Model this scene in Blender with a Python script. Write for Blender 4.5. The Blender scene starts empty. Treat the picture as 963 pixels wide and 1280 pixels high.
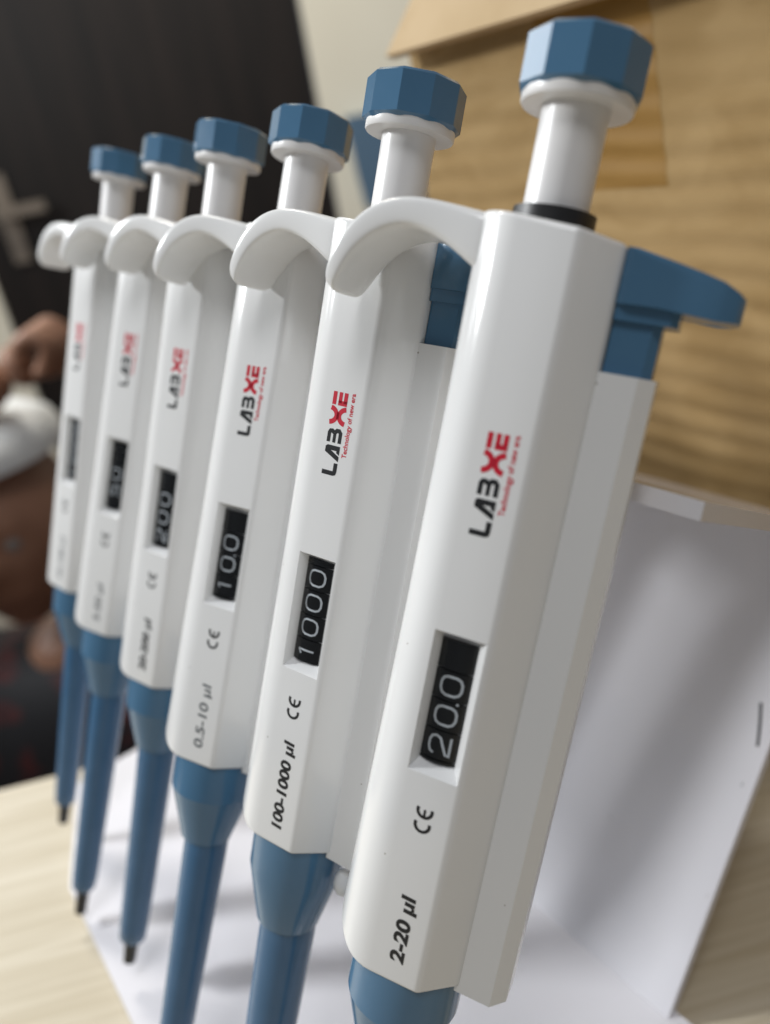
import bpy, bmesh, math, random
from mathutils import Matrix, Vector
random.seed(7)
MM = 0.001
R = math.radians
scene = bpy.context.scene
C = scene.collection

# ------------------------------------------------------------------ camera
cam_d = bpy.data.cameras.new("camera")
cam = bpy.data.objects.new("camera", cam_d)
C.objects.link(cam)
right = Vector((0.7859, -0.5940, -0.1719)); down = Vector((-0.3909, -0.2620, -0.8823)); fwd = Vector((0.4791, 0.7606, -0.4381))
M = Matrix((right, -down, -fwd)).transposed().to_4x4()
M.translation = Vector((-44.8, -94.6, 308.2)) * MM
cam.matrix_world = M
cam_d.sensor_fit = 'VERTICAL'
cam_d.sensor_height = 7.0
cam_d.lens = 7.0 * 987.06 / 1280.0
cam_d.clip_start = 0.005
cam_d.clip_end = 30
cam_d.dof.use_dof = True
cam_d.dof.focus_distance = 0.158
cam_d.dof.aperture_fstop = cam_d.lens / 3.6
scene.camera = cam

# ------------------------------------------------------------------ light of the room
world = bpy.data.worlds.new("World")
scene.world = world
world.use_nodes = True
world.node_tree.nodes["Background"].inputs[0].default_value = (0.90, 0.93, 1.0, 1)
world.node_tree.nodes["Background"].inputs[1].default_value = 0.155

def area(name, loc, target, size, power, col):
    d = bpy.data.lights.new(name, 'AREA')
    d.shape = 'RECTANGLE'; d.size = size[0]; d.size_y = size[1]
    d.energy = power; d.color = col
    o = bpy.data.objects.new(name, d); C.objects.link(o)
    o.location = loc
    o.rotation_euler = (Vector(target) - Vector(loc)).to_track_quat('-Z', 'Y').to_euler()
    return o
area("ceiling_tube_light", (-0.95, 1.15, 1.12), (0, 0.1, 0.2), (0.2, 0.2), 22, (0.96, 0.985, 1.0))
area("cap_sheen_light", (-0.45, 1.85, 1.15), (0, 0.1, 0.2), (0.8, 0.7), 10, (0.94, 0.975, 1.0))  # added soft lamp out of view, gives the caps' left facets their sheen
area("ceiling_panel_light", (-0.30, -0.42, 1.75), (0, 0.1, 0.2), (0.5, 0.5), 7.5, (0.98, 0.985, 1.0))
area("room_ceiling_light", (0.3, 1.2, 1.9), (0.8, 1.8, 0.2), (0.4, 0.4), 24, (1.0, 0.95, 0.86))

scene.view_settings.view_transform = 'Standard'
scene.view_settings.look = 'None'
scene.view_settings.exposure = 0.05
scene.view_settings.gamma = 1.0
scene.view_settings.use_curve_mapping = False

# ------------------------------------------------------------------ materials
def mat(name, col, rough=0.5, spec=0.5, coat=0.0, ior=1.5, sss=0.0):
    m = bpy.data.materials.new(name); m.use_nodes = True
    b = m.node_tree.nodes["Principled BSDF"]
    b.inputs["Base Color"].default_value = (*col, 1)
    b.inputs["Roughness"].default_value = rough
    b.inputs["IOR"].default_value = ior
    b.inputs["Specular IOR Level"].default_value = spec
    b.inputs["Coat Weight"].default_value = coat
    if sss:
        b.inputs["Subsurface Weight"].default_value = sss
        b.inputs["Subsurface Radius"].default_value = (1, 1, 1)
        b.inputs["Subsurface Scale"].default_value = 0.0015
    return m

def N(m, t, **kw):
    n = m.node_tree.nodes.new(t)
    for k, v in kw.items():
        if k in n.inputs: n.inputs[k].default_value = v
        else: setattr(n, k, v)
    return n

def vary(m, c1, c2, scale, stretch=(1, 1, 1), detail=4, bump=0.0, bscale=None, lo=0.35, hi=0.65, rough=None, dist=0.001):
    """noise between two colours + fine relief, in object coordinates"""
    nt = m.node_tree; b = nt.nodes["Principled BSDF"]
    tc = N(m, "ShaderNodeTexCoord"); mp = N(m, "ShaderNodeMapping")
    mp.inputs["Scale"].default_value = stretch
    nt.links.new(tc.outputs["Object"], mp.inputs["Vector"])
    no = N(m, "ShaderNodeTexNoise"); no.inputs["Scale"].default_value = scale; no.inputs["Detail"].default_value = detail
    nt.links.new(mp.outputs[0], no.inputs["Vector"])
    r = N(m, "ShaderNodeValToRGB")
    r.color_ramp.elements[0].position = lo; r.color_ramp.elements[1].position = hi
    r.color_ramp.elements[0].color = (*c1, 1); r.color_ramp.elements[1].color = (*c2, 1)
    nt.links.new(no.outputs["Fac"], r.inputs[0]); nt.links.new(r.outputs[0], b.inputs["Base Color"])
    if rough:
        mr = N(m, "ShaderNodeMapRange"); mr.inputs[3].default_value = rough[0]; mr.inputs[4].default_value = rough[1]
        nt.links.new(no.outputs["Fac"], mr.inputs[0]); nt.links.new(mr.outputs[0], b.inputs["Roughness"])
    if bump:
        n2 = N(m, "ShaderNodeTexNoise"); n2.inputs["Scale"].default_value = bscale or scale * 4; n2.inputs["Detail"].default_value = 3
        nt.links.new(mp.outputs[0], n2.inputs["Vector"])
        bp = N(m, "ShaderNodeBump"); bp.inputs["Strength"].default_value = bump; bp.inputs["Distance"].default_value = dist
        nt.links.new(n2.outputs["Fac"], bp.inputs["Height"]); nt.links.new(bp.outputs[0], b.inputs["Normal"])
    return r

m_white = mat("white_plastic", (0.77, 0.77, 0.76), 0.26)
vary(m_white, (0.765, 0.77, 0.77), (0.785, 0.79, 0.79), 25, detail=2, bump=0.012, bscale=300, rough=(0.08, 0.22), dist=0.0002)
def specks(m, scale, size, keep, col):
    """sparse dust specks on top of the colour the material already has"""
    nt = m.node_tree; b = nt.nodes["Principled BSDF"]; old = b.inputs["Base Color"].links[0].from_socket
    tc = N(m, "ShaderNodeTexCoord"); vo = N(m, "ShaderNodeTexVoronoi"); vo.inputs["Scale"].default_value = scale
    nt.links.new(tc.outputs["Object"], vo.inputs["Vector"])
    lt = N(m, "ShaderNodeMath", operation='LESS_THAN'); lt.inputs[1].default_value = size; nt.links.new(vo.outputs["Distance"], lt.inputs[0])
    sp = N(m, "ShaderNodeSeparateColor"); nt.links.new(vo.outputs["Color"], sp.inputs[0])
    l2 = N(m, "ShaderNodeMath", operation='LESS_THAN'); l2.inputs[1].default_value = keep; nt.links.new(sp.outputs[0], l2.inputs[0])
    mu = N(m, "ShaderNodeMath", operation='MULTIPLY'); nt.links.new(lt.outputs[0], mu.inputs[0]); nt.links.new(l2.outputs[0], mu.inputs[1])
    mx = N(m, "ShaderNodeMixRGB"); mx.inputs[2].default_value = (*col, 1)
    nt.links.new(mu.outputs[0], mx.inputs[0]); nt.links.new(old, mx.inputs[1]); nt.links.new(mx.outputs[0], b.inputs["Base Color"])
specks(m_white, 230, 0.045, 0.22, (0.42, 0.40, 0.37))
m_stem = mat("white_plunger_plastic", (0.74, 0.73, 0.72), 0.3)
vary(m_stem, (0.735, 0.725, 0.715), (0.75, 0.74, 0.735), 40, detail=2, bump=0.01, bscale=300, rough=(0.24, 0.38), dist=0.0002)
m_blue = mat("blue_plastic", (0.045, 0.14, 0.27), 0.28)
vary(m_blue, (0.064, 0.158, 0.268), (0.072, 0.170, 0.284), 60, bump=0.02, bscale=500, rough=(0.10, 0.2), dist=0.0002)
m_shaft = mat("blue_shaft_plastic", (0.045, 0.14, 0.27), 0.34)
vary(m_shaft, (0.042, 0.124, 0.238), (0.052, 0.138, 0.258), 80, bump=0.05, bscale=800, rough=(0.18, 0.3), dist=0.0002)
m_holder = mat("grey_blue_plastic", (0.085, 0.15, 0.225), 0.45)
m_black = mat("black_rubber", (0.012, 0.012, 0.013), 0.42)
m_screen = mat("black_counter_drum", (0.006, 0.007, 0.008), 0.22)
m_digit = mat("grey_white_digit_print", (0.44, 0.48, 0.52), 0.5)
m_ink = mat("black_ink", (0.012, 0.013, 0.015), 0.45)
m_inkgrey = mat("worn_grey_ink", (0.10, 0.11, 0.12), 0.5)
m_red = mat("red_ink", (0.56, 0.012, 0.035), 0.45)
m_acryl = mat("white_acrylic", (0.76, 0.75, 0.785), 0.1, 0.5, ior=1.49)
vary(m_acryl, (0.75, 0.74, 0.775), (0.77, 0.76, 0.795), 12, bump=0.02, bscale=40, rough=(0.06, 0.13), dist=0.0004)
specks(m_acryl, 160, 0.045, 0.3, (0.42, 0.40, 0.40))
m_cut = mat("sawn_acrylic_edge", (0.78, 0.78, 0.77), 0.4, sss=0.3)
m_scuff = mat("black_scuff", (0.03, 0.03, 0.035), 0.6)

# light laminate wood: long soft grain plus finer streaks
m_wood = mat("light_wood_laminate", (0.62, 0.54, 0.40), 0.42)
def wood_nodes(m):
    nt = m.node_tree; b = nt.nodes["Principled BSDF"]
    tc = N(m, "ShaderNodeTexCoord"); mp = N(m, "ShaderNodeMapping"); mp.inputs["Scale"].default_value = (1.6, 26, 1)
    nt.links.new(tc.outputs["Object"], mp.inputs[0])
    n1 = N(m, "ShaderNodeTexNoise"); n1.inputs["Scale"].default_value = 2.2; n1.inputs["Detail"].default_value = 6; n1.inputs["Distortion"].default_value = 0.6
    nt.links.new(mp.outputs[0], n1.inputs["Vector"])
    mp2 = N(m, "ShaderNodeMapping"); mp2.inputs["Scale"].default_value = (6, 160, 1)
    nt.links.new(tc.outputs["Object"], mp2.inputs[0])
    n2 = N(m, "ShaderNodeTexNoise"); n2.inputs["Scale"].default_value = 2.0; n2.inputs["Detail"].default_value = 5
    nt.links.new(mp2.outputs[0], n2.inputs["Vector"])
    r1 = N(m, "ShaderNodeValToRGB")
    e = r1.color_ramp.elements; e[0].position = 0.36; e[1].position = 0.62
    e[0].color = (0.52, 0.455, 0.335, 1); e[1].color = (0.59, 0.53, 0.415, 1)
    nt.links.new(n1.outputs[0], r1.inputs[0])
    r2 = N(m, "ShaderNodeValToRGB"); e = r2.color_ramp.elements; e[0].position = 0.38; e[1].position = 0.60
    e[0].color = (0.84, 0.81, 0.75, 1); e[1].color = (1, 1, 1, 1)
    nt.links.new(n2.outputs[0], r2.inputs[0])
    mx = N(m, "ShaderNodeMixRGB", blend_type='MULTIPLY'); mx.inputs[0].default_value = 0.8
    nt.links.new(r1.outputs[0], mx.inputs[1]); nt.links.new(r2.outputs[0], mx.inputs[2]); nt.links.new(mx.outputs[0], b.inputs["Base Color"])
    bp = N(m, "ShaderNodeBump"); bp.inputs["Strength"].default_value = 0.12; bp.inputs["Distance"].default_value = 0.0003
    nt.links.new(n2.outputs[0], bp.inputs["Height"]); nt.links.new(bp.outputs[0], b.inputs["Normal"])
wood_nodes(m_wood)

m_card = mat("corrugated_cardboard", (0.43, 0.29, 0.135), 0.85, 0.2)
def card_nodes(m, c1, c2):
    nt = m.node_tree; b = nt.nodes["Principled BSDF"]
    tc = N(m, "ShaderNodeTexCoord")
    mp = N(m, "ShaderNodeMapping"); mp.inputs["Scale"].default_value = (14, 22, 40); nt.links.new(tc.outputs["Object"], mp.inputs[0])
    n1 = N(m, "ShaderNodeTexNoise"); n1.inputs["Scale"].default_value = 1.5; n1.inputs["Detail"].default_value = 2.5; n1.inputs["Distortion"].default_value = 0.9
    nt.links.new(mp.outputs[0], n1.inputs["Vector"])
    mp2 = N(m, "ShaderNodeMapping"); mp2.inputs["Scale"].default_value = (30, 30, 34); nt.links.new(tc.outputs["Object"], mp2.inputs[0])
    n2 = N(m, "ShaderNodeTexNoise"); n2.inputs["Scale"].default_value = 1.5; n2.inputs["Detail"].default_value = 4
    nt.links.new(mp2.outputs[0], n2.inputs["Vector"])
    mm = N(m, "ShaderNodeMath", operation='MULTIPLY_ADD'); mm.inputs[1].default_value = 0.6
    m2 = N(m, "ShaderNodeMath", operation='MULTIPLY'); m2.inputs[1].default_value = 0.4
    nt.links.new(n2.outputs[0], m2.inputs[0]); nt.links.new(n1.outputs[0], mm.inputs[0]); nt.links.new(m2.outputs[0], mm.inputs[2])
    r = N(m, "ShaderNodeValToRGB"); e = r.color_ramp.elements; e[0].position = 0.40; e[1].position = 0.60
    e[0].color = (*c1, 1); e[1].color = (*c2, 1)
    nt.links.new(mm.outputs[0], r.inputs[0]); nt.links.new(r.outputs[0], b.inputs["Base Color"])
    n3 = N(m, "ShaderNodeTexNoise"); n3.inputs["Scale"].default_value = 900; n3.inputs["Detail"].default_value = 2
    nt.links.new(tc.outputs["Object"], n3.inputs["Vector"])
    bp = N(m, "ShaderNodeBump"); bp.inputs["Strength"].default_value = 0.25; bp.inputs["Distance"].default_value = 0.0003
    nt.links.new(n3.outputs[0], bp.inputs["Height"]); nt.links.new(bp.outputs[0], b.inputs["Normal"])
card_nodes(m_card, (0.345, 0.228, 0.098), (0.405, 0.276, 0.128))
m_flap = mat("lit_cardboard", (0.50, 0.37, 0.22), 0.85, 0.2)  # box cardboard in a paler tone: light on the sloping flap painted in
vary(m_flap, (0.47, 0.345, 0.20), (0.53, 0.40, 0.245), 30, bump=0.2, bscale=600, dist=0.0003)
m_tape = mat("brown_packing_tape", (0.30, 0.165, 0.04), 0.6, 0.25)
vary(m_tape, (0.275, 0.15, 0.034), (0.325, 0.185, 0.05), 25, stretch=(1, 1, 6))

m_door = mat("dark_brown_door_laminate", (0.017, 0.013, 0.011), 0.5, 0.25)
vary(m_door, (0.006, 0.005, 0.0045), (0.017, 0.012, 0.010), 3, stretch=(6, 6, 0.6), lo=0.3, hi=0.7, bump=0.1, bscale=20)
m_wall = mat("cream_wall_paint", (0.72, 0.68, 0.56), 0.7)
vary(m_wall, (0.70, 0.66, 0.54), (0.74, 0.70, 0.58), 4, bump=0.1, bscale=200)
m_metal = mat("brushed_brass_steel", (0.24, 0.20, 0.16), 0.42)
m_metal.node_tree.nodes["Principled BSDF"].inputs["Metallic"].default_value = 0.6
m_floor = mat("red_brown_floor", (0.06, 0.018, 0.010), 0.5)
vary(m_floor, (0.045, 0.013, 0.008), (0.08, 0.025, 0.014), 6, bump=0.05)
m_skin = mat("skin", (0.20, 0.095, 0.055), 0.5, sss=0.1)
vary(m_skin, (0.25, 0.125, 0.075), (0.33, 0.17, 0.105), 20, bump=0.1, bscale=150)
m_shirt = mat("black_red_patterned_cloth", (0.01, 0.01, 0.012), 0.8)
vary(m_shirt, (0.008, 0.008, 0.010), (0.06, 0.008, 0.008), 22, lo=0.58, hi=0.70, detail=1)
m_trous = mat("dark_red_brown_cloth", (0.015, 0.012, 0.013), 0.85)
vary(m_trous, (0.045, 0.012, 0.008), (0.06, 0.018, 0.012), 40)
m_cap = mat("white_cotton", (0.72, 0.73, 0.72), 0.85)
vary(m_cap, (0.69, 0.70, 0.69), (0.75, 0.76, 0.75), 60, bump=0.2, bscale=400)
m_eye = mat("eye_white", (0.25, 0.22, 0.2), 0.7, 0.1)
m_hair = mat("dark_hair", (0.008, 0.007, 0.006), 0.6)

# ------------------------------------------------------------------ mesh helpers (millimetres in, metres out)
def link(name, me, material, parent=None):
    o = bpy.data.objects.new(name, me)
    C.objects.link(o)
    if material is not None and not me.materials: me.materials.append(material)
    o.parent = parent
    return o

def to_mesh(bm, name, smooth=True, sharp=35):
    bmesh.ops.recalc_face_normals(bm, faces=bm.faces)
    if smooth:
        for f in bm.faces: f.smooth = True
        for e in bm.edges:
            if len(e.link_faces) == 2 and e.calc_face_angle(0) > R(sharp): e.smooth = False
    for v in bm.verts: v.co *= MM
    me = bpy.data.meshes.new(name); bm.to_mesh(me); bm.free()
    return me

def bevelled(bm, w, seg=2, ang=25):
    ed = [e for e in bm.edges if len(e.link_faces) == 2 and e.calc_face_angle(0) > R(ang)]
    if ed:
        bmesh.ops.bevel(bm, geom=ed, offset=w, segments=seg, affect='EDGES', profile=0.5, clamp_overlap=True)
    return bm

def loft(rings, cap=True):
    bm = bmesh.new()
    vs = [[bm.verts.new(p) for p in r] for r in rings]
    n = len(rings[0])
    for a, b in zip(vs, vs[1:]):
        for i in range(n):
            bm.faces.new((a[i], a[(i + 1) % n], b[(i + 1) % n], b[i]))
    if cap:
        bm.faces.new(vs[0][::-1]); bm.faces.new(vs[-1])
    return bm

def lathe(profile, n=48, cx=0, cy=0, rot=0):
    return loft([[(cx + r * math.cos(rot + 2 * math.pi * i / n), cy + r * math.sin(rot + 2 * math.pi * i / n), z) for i in range(n)] for r, z in profile])

def prism(poly, lo, hi, axis='z'):
    def P(a, b, c):
        return (a, b, c) if axis == 'z' else ((a, c, b) if axis == 'y' else (c, a, b))
    return loft([[P(a, b, lo) for a, b in poly], [P(a, b, hi) for a, b in poly]])

def box(x0, x1, y0, y1, z0, z1, bev=0.0, seg=2):
    bm = prism([(x0, y0), (x1, y0), (x1, y1), (x0, y1)], z0, z1)
    if bev: bevelled(bm, bev, seg)
    return bm

def subsurf(me, lv):
    o = bpy.data.objects.new("tmp", me); C.objects.link(o)
    md = o.modifiers.new("s", 'SUBSURF'); md.levels = lv; md.render_levels = lv
    dg = bpy.context.evaluated_depsgraph_get()
    out = bpy.data.meshes.new_from_object(o.evaluated_get(dg))
    bpy.data.objects.remove(o)
    for p in out.polygons: p.use_smooth = True
    return out

def thing(name, label, cat, group=None):
    o = bpy.data.objects.new(name, None); C.objects.link(o)
    o.empty_display_size = 0.02
    o["label"] = label; o["category"] = cat
    if group: o["group"] = group
    return o

def tag(o, label, cat, group=None):
    o["label"] = label; o["category"] = cat
    if group: o["group"] = group
    return o

def struct(name, me, m):
    o = link(name, me, m); o["kind"] = "structure"; return o

# The stand and pipettes lean back 25 degrees; frame of the row: x = away from the front, y = along the row, z = up the pipettes
LEAN = R(25)
ROW = Matrix.Translation(Vector((0, 0, 163.285)) * MM) @ Matrix.Rotation(LEAN, 4, 'Y')

# ------------------------------------------------------------------ setting: table, floor, wall
GR = math.atan2(-12.5, 24.8)                      # grain direction of the table top
t_or = Vector((-61.4, 281.8))
TZ = 46.8                                        # height of the table top
def table_mesh():
    # slab in its own frame: local x along the far edge / grain, local y towards the camera is negative
    bm = box(-520, 900, -1050, 0, -28, 0, 1.5, 3)
    return to_mesh(bm, "table_top")
table = tag(link("table", table_mesh(), m_wood), "pale wood grain table top under the white rack", "table")
table.matrix_world = Matrix.Translation(Vector((t_or.x, t_or.y, TZ)) * MM) @ Matrix.Rotation(GR, 4, 'Z')

H = Vector((0.533, 0.846, 0)).normalized(); S = Vector((H.y, -H.x, 0))
CAM = Vector((-44.8, -94.6, 308.2))
ROOM = Matrix((S, H, Vector((0, 0, 1)))).transposed().to_4x4()      # local x = along the wall, y = away, z = up
ROOM.translation = Vector((CAM.x, CAM.y, 0)) * MM
FLOOR = -850
fl = struct("floor", to_mesh(box(-3500, 3500, -900, 2400, FLOOR - 20, FLOOR), "floor"), m_floor); fl.matrix_world = ROOM
# wall with a door opening
bm = bmesh.new()
def wall_me():
    parts = [(-3500, -850, FLOOR, 1900), (30, 3500, FLOOR, 1900), (-850, 30, 1260, 1900)]
    bmx = bmesh.new()
    for a, b, c, d in parts:
        t = box(a, b, 2100, 2220, c, d)
        me = bpy.data.meshes.new("t"); t.to_mesh(me); t.free(); bmx.from_mesh(me); bpy.data.meshes.remove(me)
    return to_mesh(bmx, "wall", smooth=False)
wl = struct("wall", wall_me(), m_wall); wl.matrix_world = ROOM
door = thing("door", "dark brown door with a metal lever handle in the cream wall", "door"); door.matrix_world = ROOM
link("door_leaf", to_mesh(box(-846, 26, 2106, 2146, FLOOR + 6, 1256, 2, 2), "door_leaf"), m_door, door)
hp = link("handle_plate", to_mesh(box(-780, -738, 2098, 2106, 150, 352, 4, 3), "handle_plate"), m_metal, door)
lv = lathe([(11, 0), (11, 34), (9, 36)], 20)
bmesh.ops.rotate(lv, verts=lv.verts, cent=(0, 0, 0), matrix=Matrix.Rotation(R(90), 3, 'X'))
bmesh.ops.translate(lv, verts=lv.verts, vec=(-757, 2099, 268))
link("lever_spindle", to_mesh(lv, "lever_spindle"), m_metal, hp)
link("lever", to_mesh(box(-770, -650, 2052, 2066, 257, 281, 6, 3), "lever"), m_metal, hp)
tg = thing("wall_dispenser", "out of focus blue plastic holder hanging on the cream wall", "dispenser"); tg.matrix_world = ROOM
link("holder_shell", to_mesh(bevelled(loft([[(x0, 2040, z), (x1, 2040, z), (x1, 2099, z), (x0, 2099, z)] for z, x0, x1 in ((126, 98, 284), (200, 90, 288), (330, 82, 292))]), 14, 4), "holder_shell"), m_holder, tg)
link("holder_ridge", to_mesh(box(150, 196, 2032, 2041, 150, 318, 4, 2), "holder_ridge"), m_holder, tg)

# ------------------------------------------------------------------ cardboard box behind the rack
cb = thing("cardboard_box", "tan corrugated cardboard box standing behind the rack", "box")
cb.location = Vector((198, 0, 0)) * MM
_r = random.Random(3); PH = [_r.uniform(0, 6.28) for _ in range(6)]
def card_x(y, z):
    """unevenness of the box front: flutes and slow buckles"""
    x = 0.46 * math.sin(z * 2 * math.pi / 9.6 + 0.9 * math.sin(y * 0.031 + PH[0]) + 0.7 * math.sin(y * 0.083 + z * 0.05)) * (0.7 + 0.3 * math.sin(y * .043 + z * .09 + PH[1]) * math.sin(y * .021 - z * .05))
    return x + 1.1 * math.sin(y * 0.017 + PH[2]) * math.sin(z * 0.021 + PH[3]) + 0.5 * math.sin(y * 0.05 + z * 0.04 + PH[4])
def card_grid(name, y0, y1, z0, z1, ny, nz, off, skew=0.0):
    bmx = bmesh.new(); g = []
    for j in range(nz + 1):
        z = z0 + (z1 - z0) * j / nz; row = []
        for i in range(ny + 1):
            y = y0 + (y1 - y0) * i / ny + skew * (z - z0)
            row.append(bmx.verts.new((card_x(y, z) + off, y, z)))
        g.append(row)
    for j in range(nz):
        for i in range(ny):
            bmx.faces.new((g[j][i], g[j + 1][i], g[j + 1][i + 1], g[j][i + 1]))
    return to_mesh(bmx, name, sharp=80)
link("front_face", card_grid("front_face", -260, 204, TZ + 0.3, 333, 60, 168, 0), m_card, cb)
link("side_face", to_mesh(box(3, 120, 199.5, 203.5, TZ + 0.3, 332, 0.8), "side_face"), m_card, cb)
link("side_face", to_mesh(box(3, 120, -259.5, -255.5, TZ + 0.3, 332, 0.8), "side_face"), m_card, cb)
link("back_face", to_mesh(box(120.5, 124.5, -259, 203, TZ + 0.3, 332, 0.8), "back_face"), m_card, cb)
link("bottom_face", to_mesh(box(3, 120, -255, 199, TZ + 0.3, TZ + 4.3, 0.8), "bottom_face"), m_card, cb)
def flap_mesh():
    rings = []
    for k in range(9):
        t = k / 8.0
        x = -9 + 50 * t - 3 * math.sin(t * 3.1); z = 331.5 + 62 * t
        rings.append([(x - 2, 205 - 22 * t, z), (x + 2, 205 - 22 * t, z - 1.5), (x + 2, -262 + 22 * t, z - 1.5), (x - 2, -262 + 22 * t, z)])
    return to_mesh(loft(rings), "top_flap")
link("top_flap", flap_mesh(), m_flap, cb)
link("packing_tape", card_grid("packing_tape", 78, 126, 272.5, 331, 12, 34, -0.12, 0.12), m_tape, cb)

# ------------------------------------------------------------------ the white acrylic rack
Y0, Y1 = -2.7, 217.7                             # ends of the leaning back panel
TH = 3.2
rack = thing("pipette_rack", "white glossy acrylic rack that carries the six pipettes", "rack")
rack.matrix_world = ROW
L1 = (1.0, -124.4); L2 = (119.0, -69.4); L3 = (143.9, 86.3)
SP = 42.993
def sheet(a, b, y0, y1, th, name, bev=0.15):
    d = Vector((b[0] - a[0], b[1] - a[1])).normalized(); n = Vector((d.y, -d.x)) * th
    pts = [(a[0], a[1]), (a[0] + n.x, a[1] + n.y), (b[0] + n.x, b[1] + n.y), (b[0], b[1])]
    b_ = loft([[(x, y0, z) for x, z in pts], [(x, y1, z) for x, z in pts]])
    return to_mesh(bevelled(b_, bev, 2) if bev else b_, name, sharp=20)
link("back_panel", sheet(L2, (L3[0] - 0.6, L3[1] - 3.5), Y0, Y1, TH, "back_panel", 0.12), m_acryl, rack)
def base_mesh():
    d = Vector((L2[0] - L1[0], L2[1] - L1[1])).normalized(); n = Vector((d.y, -d.x))
    pl = [(0, 24), (21, -34), (23, -36), (134, -36), (134, 251), (23, 251), (21, 249), (0, 191)]
    f = lambda s_, y, k: (L1[0] + d.x * s_ + n.x * k, y, L1[1] + d.y * s_ + n.y * k)
    return to_mesh(bevelled(loft([[f(a, b, 3.1) for a, b in pl], [f(a, b, 0.02) for a, b in pl]]), 0.4, 2), "base_plate", sharp=30)
link("base_plate", base_mesh(), m_acryl, rack)
# shelf: narrows towards the back panel, shallow bays behind each pipette
def shelf_mesh():
    xf, zf, xb, zb = 16.2, 98.45, 147.4, 86.4
    pl = [(xf, -28.7)]
    for i in range(6):
        yc = i * SP
        for k in range(9):
            a = math.pi * k / 8
            pl.append((xf + 5.2 * math.sin(a) ** 0.7, yc + 4.0 - 10.5 * math.cos(a)))
    pl += [(xf, 243.7), (xb, Y1 + 0.4), (xb, Y0 - 0.4)]
    top = [(x, y, zf + (zb - zf) * (x - xf) / (xb - xf)) for x, y in pl]
    bot = [(x, y, z - 3.25) for x, y, z in top]
    return to_mesh(bevelled(loft([bot, top]), 0.35, 2, 30), "shelf")
link("shelf", shelf_mesh(), m_acryl, rack)
def ribbon(pts, w, closed=False):
    """flat outline strip -> (verts2d, quads)"""
    n = len(pts); L, Rr = [], []
    for i in range(n):
        p = Vector(pts[i])
        a = Vector(pts[i - 1]) if (i > 0 or closed) else None
        b = Vector(pts[(i + 1) % n]) if (i < n - 1 or closed) else None
        d1 = (p - a).normalized() if a is not None else (b - p).normalized()
        d2 = (b - p).normalized() if b is not None else d1
        n1 = Vector((-d1.y, d1.x)); n2 = Vector((-d2.y, d2.x))
        m = (n1 + n2); m = m.normalized() if m.length > 1e-6 else n1
        k = min(1.8, 1 / max(0.3, m.dot(n1)))
        L.append(p + m * w / 2 * k); Rr.append(p - m * w / 2 * k)
    vs = L + Rr; q = []
    for i in range(n if closed else n - 1):
        j = (i + 1) % n
        q.append((i, j, n + j, n + i))
    return [tuple(v) for v in vs], q

# scuffs on the upper panel near its end
def on_panel(pts, w):
    d = Vector((L3[0] - L2[0], L3[1] - L2[1])).normalized(); n = Vector((-d.y, d.x))
    v, q = ribbon(pts, w); bmx = bmesh.new()
    vv = [bmx.verts.new((L2[0] + d.x * b + n.x * 0.05, a, L2[1] + d.y * b + n.y * 0.05)) for a, b in v]
    for f in q: bmx.faces.new([vv[i] for i in f])
    return to_mesh(bmx, "scuff_mark", smooth=False)
link("scuff_mark", on_panel([(0.5, 89.0), (0.75, 90.5), (1.4, 93.2), (2.3, 96.6), (3.8, 101.5)], 0.95), m_scuff, rack)
link("scuff_mark", on_panel([(0.75, 75.8), (0.78, 77.0)], 0.3), m_inkgrey, rack)

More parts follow.
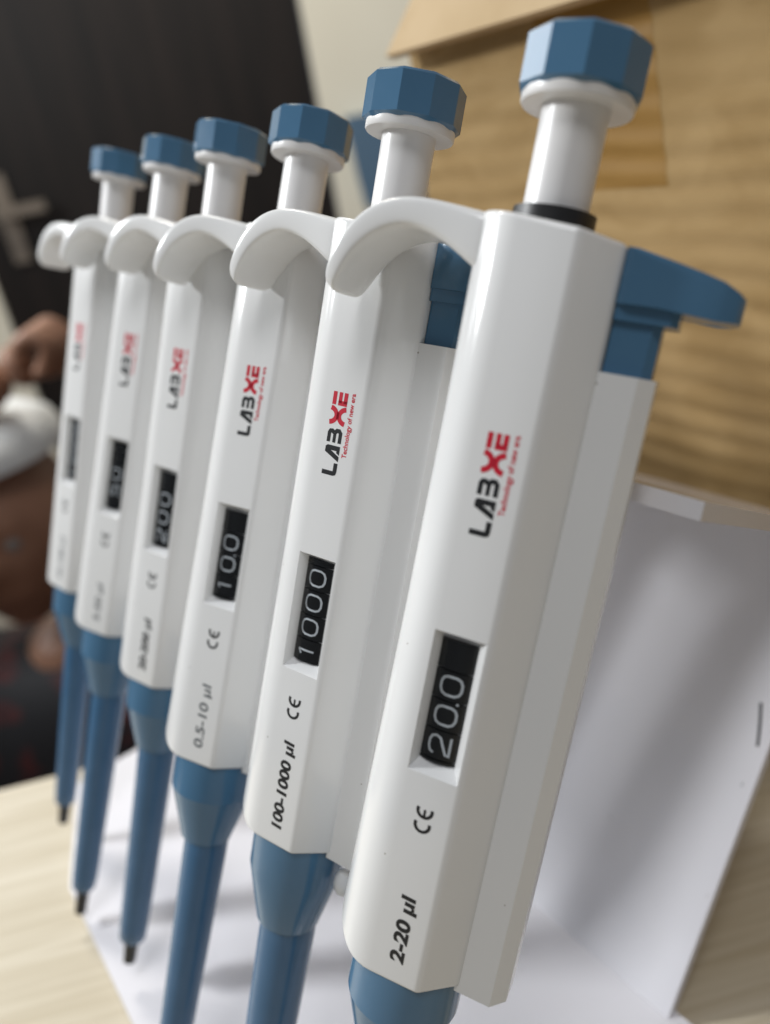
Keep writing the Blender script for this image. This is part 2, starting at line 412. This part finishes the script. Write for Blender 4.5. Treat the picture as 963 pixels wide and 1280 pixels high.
# ------------------------------------------------------------------ pipette meshes (local: x = viewer's right, y = into the rack, z = up the axis)
FY = -11.98                                     # plane of the printed face
def body_mesh():
    pts = [(7.31, FY), (2.0, FY)]
    cx, cy, rx, ry = -2.5, -1.5, 8.75, -FY - 1.5
    left = []
    for k in range(0, 13):
        a = R(90 * k / 12); left.append((cx - rx * math.sin(a), cy - ry * math.cos(a)))
    pts += left
    pts += [(x, -y) for x, y in left[::-1]]
    pts += [(2.0, -FY), (7.31, -FY), (13.5, 5.6), (13.5, -5.6)]
    def zb(x):
        if x > -3.5: return 0.0
        t = min(0.985, (-3.5 - x) / 8.0); return 9.0 * (1 - math.sqrt(1 - t * t))
    def zt(x): return 135.2 + (13 - x) * 0.105
    rings = []
    for f in (0.0, 0.25, 0.5, 0.75, 1.0):
        fl = 1 + 0.2 * max(0, 1 - f / 0.62)
        rings.append([((x if x > -2.5 else -2.5 + (x + 2.5) * fl), y, zb(x) * (1 - f) + zt(x) * f) for x, y in pts])
    b = loft(rings)
    bmesh.ops.recalc_face_normals(b, faces=b.faces)
    ed = []
    for e in b.edges:
        v1, v2 = e.verts
        if len(e.link_faces) == 2 and e.calc_face_angle(0) > R(20): ed.append(e)
    bmesh.ops.bevel(b, geom=ed, offset=0.95, segments=4, affect='EDGES', profile=0.5, clamp_overlap=True)
    me = to_mesh(b, "body")
    # display window: bevelled recess
    x0, x1, z0, z1 = -2.73, 6.68, 42.46, 68.73
    c = loft([[(x0 - .18, FY - .3, z0 - .2), (x1 + .1, FY - .3, z0 - .2), (x1 + .1, FY - .3, z1 + .2), (x0 - .18, FY - .3, z1 + .2)],
              [(x0 + 1.1, FY + 2.5, z0 + 1.9), (x1 - 1.85, FY + 2.5, z0 + 1.9), (x1 - 1.85, FY + 2.5, z1 - 1.0), (x0 + 1.1, FY + 2.5, z1 - 1.0)]])
    cme = to_mesh(c, "cut", smooth=False)
    o = bpy.data.objects.new("tb", me); k = bpy.data.objects.new("tk", cme)
    C.objects.link(o); C.objects.link(k)
    md = o.modifiers.new("b", 'BOOLEAN'); md.object = k; md.operation = 'DIFFERENCE'; md.solver = 'EXACT'
    dg = bpy.context.evaluated_depsgraph_get()
    out = bpy.data.meshes.new_from_object(o.evaluated_get(dg))
    bpy.data.objects.remove(o); bpy.data.objects.remove(k)
    b2 = bmesh.new(); b2.from_mesh(out)
    for f in b2.faces: f.smooth = True
    for e in b2.edges:
        e.smooth = not (len(e.link_faces) == 2 and e.calc_face_angle(0) > R(32))
    b2.to_mesh(out); b2.free(); out.name = "body"
    return out

def rsec(x_top, z_top, x_bot, z_bot, hw, n=24, p=5.5):
    """rounded section between two points of the hook profile"""
    c = Vector(((x_top + x_bot) / 2, 0, (z_top + z_bot) / 2)); d = Vector((x_top - x_bot, 0, z_top - z_bot)) / 2
    r = []
    for i in range(n):
        a = 2 * math.pi * i / n
        ca, sa = math.cos(a), math.sin(a)
        u = math.copysign(abs(ca) ** (2 / p), ca); w = math.copysign(abs(sa) ** (2 / p), sa)
        q = c + d * w; r.append((q.x, hw * u, q.z))
    return r

def hook_mesh():
    S_ = [(-5.5, 137.1, -5.5, 126.0, 8.8), (-10.2, 137.7, -10.0, 128.3, 9.0), (-13.5, 138.1, -13.2, 130.4, 8.8), (-17.5, 138.6, -17.0, 132.5, 8.6), (-22.0, 138.9, -21.6, 133.7, 8.5),
          (-26.6, 138.3, -25.4, 133.0, 8.4), (-30.6, 136.3, -28.8, 131.0, 8.3), (-33.8, 132.9, -31.4, 128.5, 8.2), (-36.0, 128.6, -33.2, 125.6, 7.9),
          (-37.3, 125.0, -34.6, 122.7, 7.2), (-37.3, 122.4, -35.6, 121.0, 5.6)]
    b = loft([rsec(*s) for s in S_])
    for v in b.verts: v.co *= MM
    bmesh.ops.recalc_face_normals(b, faces=b.faces)
    me = bpy.data.meshes.new("finger_rest"); b.to_mesh(me); b.free()
    out = subsurf(me, 2); out.name = "finger_rest"; return out

def cap_mesh():
    n = 10; r = 10.05
    # one corner of the ten-sided cap faces roughly the viewer
    b = lathe([(r - .8, 156.7), (r, 157.4), (r, 164.7), (r - .7, 165.3), (r - 3, 165.7), (2, 165.9)], n, rot=R(-77))
    return to_mesh(bevelled(b, 0.35, 2, 15), "plunger_cap", sharp=30)

def button_mesh():
    out = []
    half = [(13.6, 5.2), (15.5, 6.2), (20, 6.3), (25, 6.0), (28.5, 5.4), (30.9, 4.5), (32.0, 2.8)]
    pl = [(x, -y) for x, y in half] + [(x, y) for x, y in half[::-1]]
    def zt(x): return 134.9 - max(0, x - 14.2) * 0.235 - (0.05 * max(0, x - 27) ** 2)
    def zbm(x): return 126.3 - max(0, x - 20) * 0.08 + 0.035 * max(0, x - 28) ** 2
    b = loft([[(x, y, zbm(x)) for x, y in pl], [(x, y, zt(x)) for x, y in pl]])
    return to_mesh(bevelled(b, 0.75, 3, 30), "ejector_button", sharp=40)

def oct(x0, x1, hw, c):
    return [(x0, -hw), (x1 - c, -hw), (x1, -hw + c), (x1, hw - c), (x1 - c, hw), (x0, hw)]

ME = {}
ME["body"] = body_mesh()
ME["finger_rest"] = hook_mesh()
ME["plunger_cap"] = cap_mesh()
ME["cap_flange"] = to_mesh(bevelled(lathe([(8.9, 155.3), (9.1, 155.6), (9.1, 157.2)], 48), 0.25), "cap_flange")
ME["plunger_stem"] = to_mesh(lathe([(5.45, 134.5), (5.45, 150), (5.5, 155.9)], 48), "plunger_stem")
ME["collar"] = to_mesh(bevelled(lathe([(6.9, 133.5), (6.9, 139.5), (5.4, 139.5), (5.4, 138.5)], 48), 0.3), "collar")
ME["ejector_button"] = button_mesh()
ME["ejector_flange"] = to_mesh(bevelled(prism(oct(13.7, 23.4, 4.9, 1.2), 123.9, 126.4), 0.3), "ejector_flange")
ME["ejector_shaft"] = to_mesh(bevelled(prism(oct(13.7, 21.2, 3.9, 1.4), 105, 124.0), 0.35), "ejector_shaft")
def sleeve_mesh():
    o1 = oct(12.6, 22.1, 5.35, 2.5)
    b = loft([[(x, y, -1.2 if x < 20 else -0.6) for x, y in o1], [(x, y, 60) for x, y in o1], [(x, y, 115.6) for x, y in o1]])
    return to_mesh(bevelled(b, 0.45, 3), "ejector_sleeve")
ME["ejector_sleeve"] = sleeve_mesh()
ME["cone_lug"] = to_mesh(lathe([(0.5, -10.9), (1.5, -10.5), (2.2, -9.4), (2.4, -8.0), (2.2, -6.4), (1.5, -5.2), (0.5, -4.8)], 24, 16.4, -1.6), "cone_lug")
ME["hanger_lug"] = to_mesh(box(-1.5, 6.5, 9.5, 17.5, 98.9, 103.5, 0.8), "hanger_lug")
WR, WX = 6.6, 1.45
WY = FY + 1.45 + WR
def wheel_mesh(z0, z1):
    return to_mesh(bevelled(lathe([(WR, z0), (WR, z1)], 64, WX, WY), min(0.22, (z1 - z0) / 3), 2, 40), "counter_wheel")

def flat(verts, faces, y, name, shift=(0, 0)):
    """2D art (s = reading direction, h = letter up) onto the face: reads upwards along the pipette"""
    bmx = bmesh.new()
    vv = [bmx.verts.new((shift[0] - h, y, shift[1] + s)) for s, h in verts]
    for f in faces:
        try: bmx.faces.new([vv[i] for i in f])
        except ValueError: pass
    for f in bmx.faces: f.normal_update()
    if bmx.faces:
        for f in bmx.faces:
            if f.normal.y > 0: f.normal_flip()
    for v in bmx.verts: v.co *= MM
    me = bpy.data.meshes.new(name); bmx.to_mesh(me); bmx.free(); return me

class Art:
    def __init__(s): s.v = []; s.f = []
    def poly(s, pts):
        k = len(s.v); s.v += list(pts); s.f.append(tuple(range(k, k + len(pts)))); return s
    def rib(s, pts, w, closed=False):
        v, q = ribbon(pts, w, closed); k = len(s.v); s.v += v; s.f += [tuple(k + i for i in f) for f in q]; return s
    def shift(s, ds, dh=0):
        for i, (a, b) in enumerate(s.v): s.v[i] = (a + ds, b + dh)
        return s
    def add(s, o):
        k = len(s.v); s.v += o.v; s.f += [tuple(k + i for i in f) for f in o.f]; return s

def arc(cx, cy, rx, ry, a0, a1, n=14):
    return [(cx + rx * math.cos(R(a0 + (a1 - a0) * i / n)), cy + ry * math.sin(R(a0 + (a1 - a0) * i / n))) for i in range(n + 1)]

# LAB (black) and XE (red)
HT = 3.55
lab = Art()
lab.rib([(0.42, HT), (0.42, 0.85), (0.55, 0.55), (0.9, 0.46), (2.6, 0.46)], 0.94)
lab.add(Art().poly([(2.95, 0), (4.0, 0), (5.1, 2.15), (5.2, 2.15), (4.65, HT)]).poly([(4.65, HT), (5.1, 2.1), (5.1, 0), (6.1, 0), (6.1, 3.1), (5.75, HT)]).poly([(4.3, 0.0), (5.15, 0.0), (5.15, 0.75), (4.7, 0.75)]))
lab.add(Art().rib([(6.7, HT - .42), (8.6, HT - .42), (9.0, HT - .65), (9.05, HT - 1.1), (8.7, HT - 1.6)], 0.84).rib([(6.7, HT / 2), (8.75, HT / 2)], 0.74).rib([(8.75, HT / 2), (9.2, 1.35), (9.2, 0.8), (8.75, 0.42), (6.7, 0.42)], 0.84))
xe = Art()
xe.rib(arc(12.2, HT + 0.30, 1.5, 1.75, 188, 352, 16), 1.0).rib(arc(12.2, -0.30, 1.5, 1.75, 172, 8, 16), 1.0)
xe.poly([(11.5, 1.45), (12.9, 1.45), (12.9, 2.1), (11.5, 2.1)])
xe.rib([(14.35, HT - .44), (17.0, HT - .44)], 0.92)
xe.rib([(17.0, 1.72), (14.8, 1.72)], 0.84).rib([(14.8, 2.14), (14.8, 0)], 1.0).rib([(14.8, 0.44), (17.0, 0.44)], 0.9)
LZ, LX = 86.4, 3.15
ME["brand_print"] = flat(lab.v, lab.f, FY - 0.03, "brand_print", (LX, LZ))
ME["brand_print_red"] = flat(xe.v, xe.f, FY - 0.03, "brand_print_red", (LX, LZ))

def text_mesh(body, size, y, shift, name, shear=0.0, bold=0.0, space=1.0, width=None):
    cu = bpy.data.curves.new("txt", 'FONT'); cu.body = body; cu.size = size; cu.shear = shear; cu.offset = bold; cu.space_character = space
    cu.fill_mode = 'BOTH' if hasattr(cu, 'fill_mode') else cu.fill_mode
    o = bpy.data.objects.new("txt", cu); C.objects.link(o)
    dg = bpy.context.evaluated_depsgraph_get()
    me = bpy.data.meshes.new_from_object(o.evaluated_get(dg))
    bpy.data.objects.remove(o); bpy.data.curves.remove(cu)
    xs = [v.co.x for v in me.vertices]; k = 1.0
    if width: k = width / (max(xs) - min(xs))
    x0 = min(xs)
    v = [((q.co.x - x0) * k, q.co.y) for q in me.vertices]; f = [tuple(p.vertices) for p in me.polygons]
    bpy.data.meshes.remove(me)
    return flat(v, f, y, name, shift)
ME["tagline"] = text_mesh("Technology of new era", 1.5, FY - 0.03, (4.85, LZ + 4.0), "tagline", shear=0.0, bold=0.035, width=13.2)
ce = Art().rib(arc(1.5, 1.5, 1.35, 1.35, 70, 290, 16), 0.6).rib(arc(4.3, 1.5, 1.35, 1.35, 70, 290, 16), 0.6).rib([(3.1, 1.5), (4.5, 1.5)], 0.46)
ME["conformity_mark"] = flat(ce.v, ce.f, FY - 0.03, "conformity_mark", (3.4, 31.6))

def digit(ch):
    a = Art(); w, h, s = 3.4, 3.8, 0.43
    c = 1.1
    if ch == '0':
        p = [(c, 0), (w - c, 0), (w - .35, .35), (w, c), (w, h - c), (w - .35, h - .35), (w - c, h), (c, h), (.35, h - .35), (0, h - c), (0, c), (.35, .35)]
        a.rib(dense(p, closed=True), s, True)
    elif ch == '1':
        a.rib([(w / 2 - .75, h - .75), (w / 2 + .2, h)], s).rib(dense([(w / 2 + .2, h), (w / 2 + .2, 0)]), s)
    elif ch == '2':
        a.rib(dense([(0, h - 1.0), (.3, h - .3), (c, h), (w - c, h), (w - .3, h - .35), (w, h - 1.1), (w - .3, h - 1.9), (.15, .6), (0, 0), (w, 0)]), s)
    elif ch == '5':
        a.rib(dense([(w - .2, h), (.35, h), (.2, h * .56), (w - c, h * .56), (w - .2, h * .46), (w, h * .32), (w - .2, .4), (w - c, 0), (.8, 0), (0, .6)]), s)
    return a

def dense(pts, step=0.35, closed=False):
    out = []; n = len(pts)
    for i in range(n if closed else n - 1):
        a, b = Vector(pts[i]), Vector(pts[(i + 1) % n]); k = max(1, int((b - a).length / step))
        out += [tuple(a + (b - a) * t / k) for t in range(k)]
    return out if closed else out + [tuple(pts[-1])]
def curved(art, name, x0):
    """digit print wrapped round its counter wheel"""
    bmx = bmesh.new(); vv = []
    for sx, h in art.v:
        x = x0 - h
        vv.append(bmx.verts.new((x, WY - math.sqrt(WR * WR - (x - WX) ** 2) - 0.03, sx)))
    for f in art.f: bmx.faces.new([vv[i] for i in f])
    return to_mesh(bmx, name, smooth=False)

# ------------------------------------------------------------------ the six pipettes
PER = [[0.1545, 0.6944, -0.0534, 0.0643, -0.0077, -0.0038], [0.3071, 0.6454, -0.065, -0.0622, -0.0117, -0.0021], [-0.8977, -1.7299, -0.269, 0.0747, 0.0361, 0.043],
       [0.541, -0.0164, 0.0956, -0.0126, -0.0096, -0.0193], [-0.358, -0.8313, 0.3436, 0.0733, 0.0117, -0.0038], [0.2531, 1.2378, -0.0518, -0.1375, -0.0188, -0.0138]]
TWIST = R(25.796)
MT = 2.36                                        # the lower shaft sits off the plunger axis
#        digits  start dot  range text   ink      shaft radii top/end, blue end, tip end
SPEC = [("200", 46.3, 2, "2-20 µl", m_ink, (6.2, 4.6), -101, -111, 13.9),
        ("1000", 45.3, None, "100-1000 µl", m_ink, (6.9, 5.6), -101, -111, 21.4),
        ("100", 46.3, 2, "0.5-10 µl", m_inkgrey, (6.0, 4.4), -101, -111, 17.2),
        ("200", 46.3, None, "20-200 µl", m_ink, (6.0, 4.6), -101.5, -111, 17.0),
        ("50", 49.5, None, "5-50 µl", m_inkgrey, (6.0, 4.4), -108.5, -119.5, 13.5),
        ("1000", 45.3, None, "10-100 µl", m_inkgrey, (5.6, 4.2), -100.5, -110.2, 17.0)]
LABELS = ["white pipette with dial 200 and print 2-20 µl, nearest and largest of the row",
          "white pipette with dial 1000 and print 100-1000 µl, second from the front",
          "white pipette with dial 100 and thin grey print 0.5-10 µl, third from the front",
          "slightly blurred white pipette with dial 200 and bold print 20-200 µl, fourth from the front",
          "blurred white pipette with dial 50, second from the far end of the row",
          "most blurred white pipette at the far left end of the row"]
WHITE = [("body", m_white), ("finger_rest", m_white)]
for i in range(6):
    dx, dy, dz, tw, ta, tb = PER[i]
    dig, ds, dot, rng, ink, rad, zbl, ztp, tw_ = SPEC[i]
    t = thing("pipette", LABELS[i], "pipette", "blue and white pipettes in the rack")
    rot = Matrix.Rotation(ta, 4, 'Y') @ Matrix.Rotation(-tb, 4, 'X')
    piv = Matrix.Translation(Vector((dx, i * SP + dy, 60 + dz)) * MM)
    # local x = (sin a, -cos a), local y = (cos a, sin a)
    a = TWIST + tw
    rz = Matrix(((math.sin(a), math.cos(a), 0, 0), (-math.cos(a), math.sin(a), 0, 0), (0, 0, 1, 0), (0, 0, 0, 1)))
    t.matrix_world = ROW @ piv @ rot @ rz @ Matrix.Translation(Vector((0, 0, -60)) * MM)
    body = link("body", ME["body"], m_white, t)
    link("finger_rest", ME["finger_rest"], m_white, t)
    link("hanger_lug", ME["hanger_lug"], m_white, t)
    pc = link("plunger_cap", ME["plunger_cap"], m_blue, t)
    link("cap_flange", ME["cap_flange"], m_stem, pc)
    link("plunger_stem", ME["plunger_stem"], m_stem, t)
    link("collar", ME["collar"], m_black, t)
    eb = link("ejector_button", ME["ejector_button"], m_blue, t)
    link("ejector_flange", ME["ejector_flange"], m_blue, eb)
    link("ejector_shaft", ME["ejector_shaft"], m_blue, t)
    es = link("ejector_sleeve", ME["ejector_sleeve"], m_white, t)
    for k in range(-1, 5):
        za = max(44.5, ds - 1.03 + k * 5.55); zb_ = min(67.6, ds - 1.03 + k * 5.55 + 5.3)
        if zb_ - za < 0.4: continue
        wh = link("counter_wheel", wheel_mesh(za, zb_), m_screen, t)
        if 0 <= k < len(dig):
            link("digit", curved(digit(dig[k]).shift(ds + k * 5.55), "digit", 3.55), m_digit, wh)
            if dot == k + 1: link("decimal_point", curved(Art().rib(arc(ds + dot * 5.55 - 1.3, 0.25, .12, .12, 0, 330, 8), 0.24, True), "decimal_point", 3.55), m_digit, wh)
    lg = link("brand_print", ME["brand_print"], m_ink, t)
    link("brand_print", ME["brand_print_red"], m_red, lg)
    link("tagline", ME["tagline"], m_red, lg)
    link("conformity_mark", ME["conformity_mark"], m_ink if i < 4 else m_inkgrey, t)
    link("volume_print", text_mesh(rng, 3.7, FY - 0.03, (3.5, 4.7), "volume_print", shear=0.05, bold=0.15 if ink is m_ink else 0.08, width=tw_), ink, t)
    # blue collar cone, shaft and black nozzle
    cx = MT
    rt, re = rad
    cn = link("cone", to_mesh(bevelled(lathe([(11.3, 2.0), (11.3, -10.5), (rt + 1.3, -23.6), (rt + 0.9, -25.2), (rt + 0.3, -25.8)], 56, cx * 0.8), 0.3, 2, 13), "cone", sharp=14), m_blue, t)
    if i == 1: link("cone_lug", ME["cone_lug"], m_white, cn)
    link("shaft", to_mesh(bevelled(lathe([(rt, -24), (rt, -30), (re + 0.25, zbl + 6), (re, zbl + 1), (re - 0.6, zbl)], 48, cx), 0.2, 2, 25), "shaft"), m_shaft, t)
    nr = 2.9 if i == 1 else 2.25
    link("nozzle", to_mesh(bevelled(lathe([(nr + 0.2, zbl + 2), (nr + 0.1, zbl - 3), (nr - 0.15, ztp)], 32, cx), 0.3), "nozzle"), m_black, t)

# ------------------------------------------------------------------ person in the background, mostly outside the frame
def skin(name, verts, edges, radii, root, lv=2):
    me = bpy.data.meshes.new(name)
    me.from_pydata([Vector(v) * MM for v in verts], edges, [])
    o = bpy.data.objects.new("tmp", me); C.objects.link(o)
    o.modifiers.new("sk", 'SKIN')
    for k, r in enumerate(radii):
        sv = me.skin_vertices[0].data[k]; sv.radius = (r[0] * MM, r[1] * MM); sv.use_root = (k == root)
    md = o.modifiers.new("ss", 'SUBSURF'); md.levels = lv; md.render_levels = lv
    dg = bpy.context.evaluated_depsgraph_get()
    out = bpy.data.meshes.new_from_object(o.evaluated_get(dg)); bpy.data.objects.remove(o)
    for p in out.polygons: p.use_smooth = True
    out.name = name
    return out
per = thing("person", "out of focus person in white cap and dark red patterned clothes with a raised fist", "person")
per.matrix_world = ROOM @ Matrix.Translation(Vector((-426, 860, -22)) * MM)
# local: x right in view, y away, z up; the figure sits on the floor facing the camera
def person_mesh():
    V, E, RD = [], [], []
    def v(p, r):
        V.append(p); RD.append((r, r) if not isinstance(r, tuple) else r); return len(V) - 1
    def chain(start, lst):
        k = start
        for p, r in lst:
            n = v(p, r); E.append((k, n)); k = n
        return k
    pel = v((0, 20, -735), (135, 105))
    ch = chain(pel, [((0, 25, -600), (125, 95)), ((0, 20, -440), (140, 100)), ((0, 15, -300), (120, 85))])
    nk = chain(ch, [((0, 10, -215), (58, 55)), ((0, 0, -150), (52, 52))])
    # arms
    ra = chain(ch, [((130, 10, -285), (36, 36)), ((205, -30, -420), (44, 44)), ((215, -120, -560), (36, 36)), ((150, -260, -600), (30, 30)), ((80, -330, -610), (26, 22))])
    la = chain(ch, [((-150, 10, -255), (54, 54)), ((-235, -20, -120), (46, 46)), ((-235, -40, 40), (42, 42)), ((-110, -40, 105), (36, 36)), ((30, -40, 150), (28, 28)), ((75, -40, 168), (30, 24))])
    for s in (-1, 1):
        chain(pel, [((s * 120, -60, -740), (85, 80)), ((s * 330, -300, -700), (62, 62)), ((s * 120, -420, -795), (48, 48)), ((-s * 60, -440, -812), (34, 34)), ((-s * 130, -470, -822), (30, 24))])
    body = skin("figure", V, E, RD, pel)
    b = bmesh.new(); b.from_mesh(body); bpy.data.meshes.remove(body)
    # head: egg with brow, nose, chin, ears
    h = bmesh.new(); bmesh.ops.create_uvsphere(h, u_segments=40, v_segments=28, radius=1)
    for q in h.verts:
        x, y, z = q.co
        wx = 78 * (1 - 0.16 * max(0, -z) ** 1.5); wy = 98 * (1 - 0.10 * max(0, -z))
        nx, ny, nz = x * wx, y * wy, z * 118
        if y < 0:
            g = math.exp(-((nx / 13) ** 2 + ((nz + 8) / 26) ** 2)); ny -= 24 * g
            ny -= 7 * math.exp(-((nx / 45) ** 2 + ((nz - 32) / 12) ** 2))
            for s in (-1, 1): ny += 9 * math.exp(-(((nx - s * 31) / 14) ** 2 + ((nz - 10) / 11) ** 2))
            ny -= 8 * math.exp(-((nx / 26) ** 2 + ((nz + 52) / 9) ** 2)); ny -= 10 * math.exp(-((nx / 26) ** 2 + ((nz + 98) / 16) ** 2))
        for s in (-1, 1):
            nx += s * 16 * math.exp(-(((ny - 8) / 16) ** 2 + ((nz + 2) / 28) ** 2)) * (1 if s * x > 0.7 else 0)
        q.co = Vector((nx, ny - 12, nz - 8)) * MM
    me = bpy.data.meshes.new("h"); h.to_mesh(me); h.free(); b.from_mesh(me); bpy.data.meshes.remove(me)
    # fists: palm with four curled fingers and a thumb
    def fist(c, ax, up, sgn):
        ax = Vector(ax).normalized(); up = Vector(up).normalized(); sd = ax.cross(up) * sgn; c = Vector(c)
        V2, E2, R2 = [], [], []
        def pt(a, u, s, r):
            V2.append(tuple(c + ax * a + up * u + sd * s)); R2.append((r, r)); return len(V2) - 1
        root = pt(-26, 0, 0, 24); p1 = pt(12, 2, 0, 30); E2.append((root, p1))
        m = skin("f", V2, E2, R2, 0); b.from_mesh(m); bpy.data.meshes.remove(m)
        for k, (off, ln) in enumerate(((-30, 27), (-10, 31), (10, 29), (29, 23))):
            V2, E2, R2 = [], [], []
            ids = [pt(10, 14, off * 0.9, 10), pt(34, 22, off, 10.5), pt(40 + ln * .2, 22 - ln * .75, off, 9.5), pt(24, 10 - ln, off * .95, 8.5), pt(12, 6 - ln * .8, off * .9, 8)]
            E2 += list(zip(ids, ids[1:]))
            m = skin("f", V2, E2, R2, 0); b.from_mesh(m); bpy.data.meshes.remove(m)
        V2, E2, R2 = [], [], []
        ids = [pt(-18, -8, -24, 12), pt(8, -18, -36, 11.5), pt(30, -26, -24, 10), pt(38, -26, -4, 9)]
        E2 += list(zip(ids, ids[1:]))
        m = skin("f", V2, E2, R2, 0); b.from_mesh(m); bpy.data.meshes.remove(m)
    fist((95, -42, 174), (1, 0, 0.35), (-0.35, 0, 1), 1)
    fist((62, -345, -612), (-1, -0.5, 0), (0, 0, 1), -1)
    for f in b.faces: f.smooth = True
    me = bpy.data.meshes.new("figure"); b.to_mesh(me); b.free(); return me
fig = link("figure", person_mesh(), m_skin, per)
# clothing
def cloth(name, verts, edges, radii, m):
    return link(name, skin(name, verts, edges, radii, 0), m, per)
cloth("shirt", [(0, 20, -745), (0, 25, -600), (0, 20, -440), (0, 15, -300), (0, 10, -172), (125, 10, -235), (205, -30, -420), (214, -85, -505), (-140, 10, -255), (-225, -15, -140)],
      [(0, 1), (1, 2), (2, 3), (3, 4), (3, 5), (5, 6), (6, 7), (3, 8), (8, 9)],
      [(150, 120), (142, 112), (156, 116), (170, 130), (112, 100), (108, 100), (74, 74), (62, 62), (96, 96), (68, 68)], m_shirt)
cloth("trousers", [(0, 20, -735), (125, -60, -738), (330, -300, -700), (130, -415, -790), (-125, -60, -738), (-330, -300, -700), (-130, -415, -790)],
      [(0, 1), (1, 2), (2, 3), (0, 4), (4, 5), (5, 6)], [(150, 112), (98, 94), (75, 75), (56, 52), (98, 94), (75, 75), (56, 52)], m_trous)
capm = lathe([(82, 76), (89, 79), (90, 92), (83, 108), (62, 121), (25, 128), (4, 129)], 40)
for q in capm.verts: q.co = Vector((q.co.x * 1.0, q.co.y * 1.16 - 10, q.co.z))
link("cap", to_mesh(bevelled(capm, 3, 2, 30), "cap"), m_cap, per)
for s in (-1, 1):
    e = bmesh.new(); bmesh.ops.create_uvsphere(e, u_segments=16, v_segments=12, radius=11)
    bmesh.ops.translate(e, verts=e.verts, vec=(s * 31, -88, 2)); link("eye", to_mesh(e, "eye"), m_eye, per)
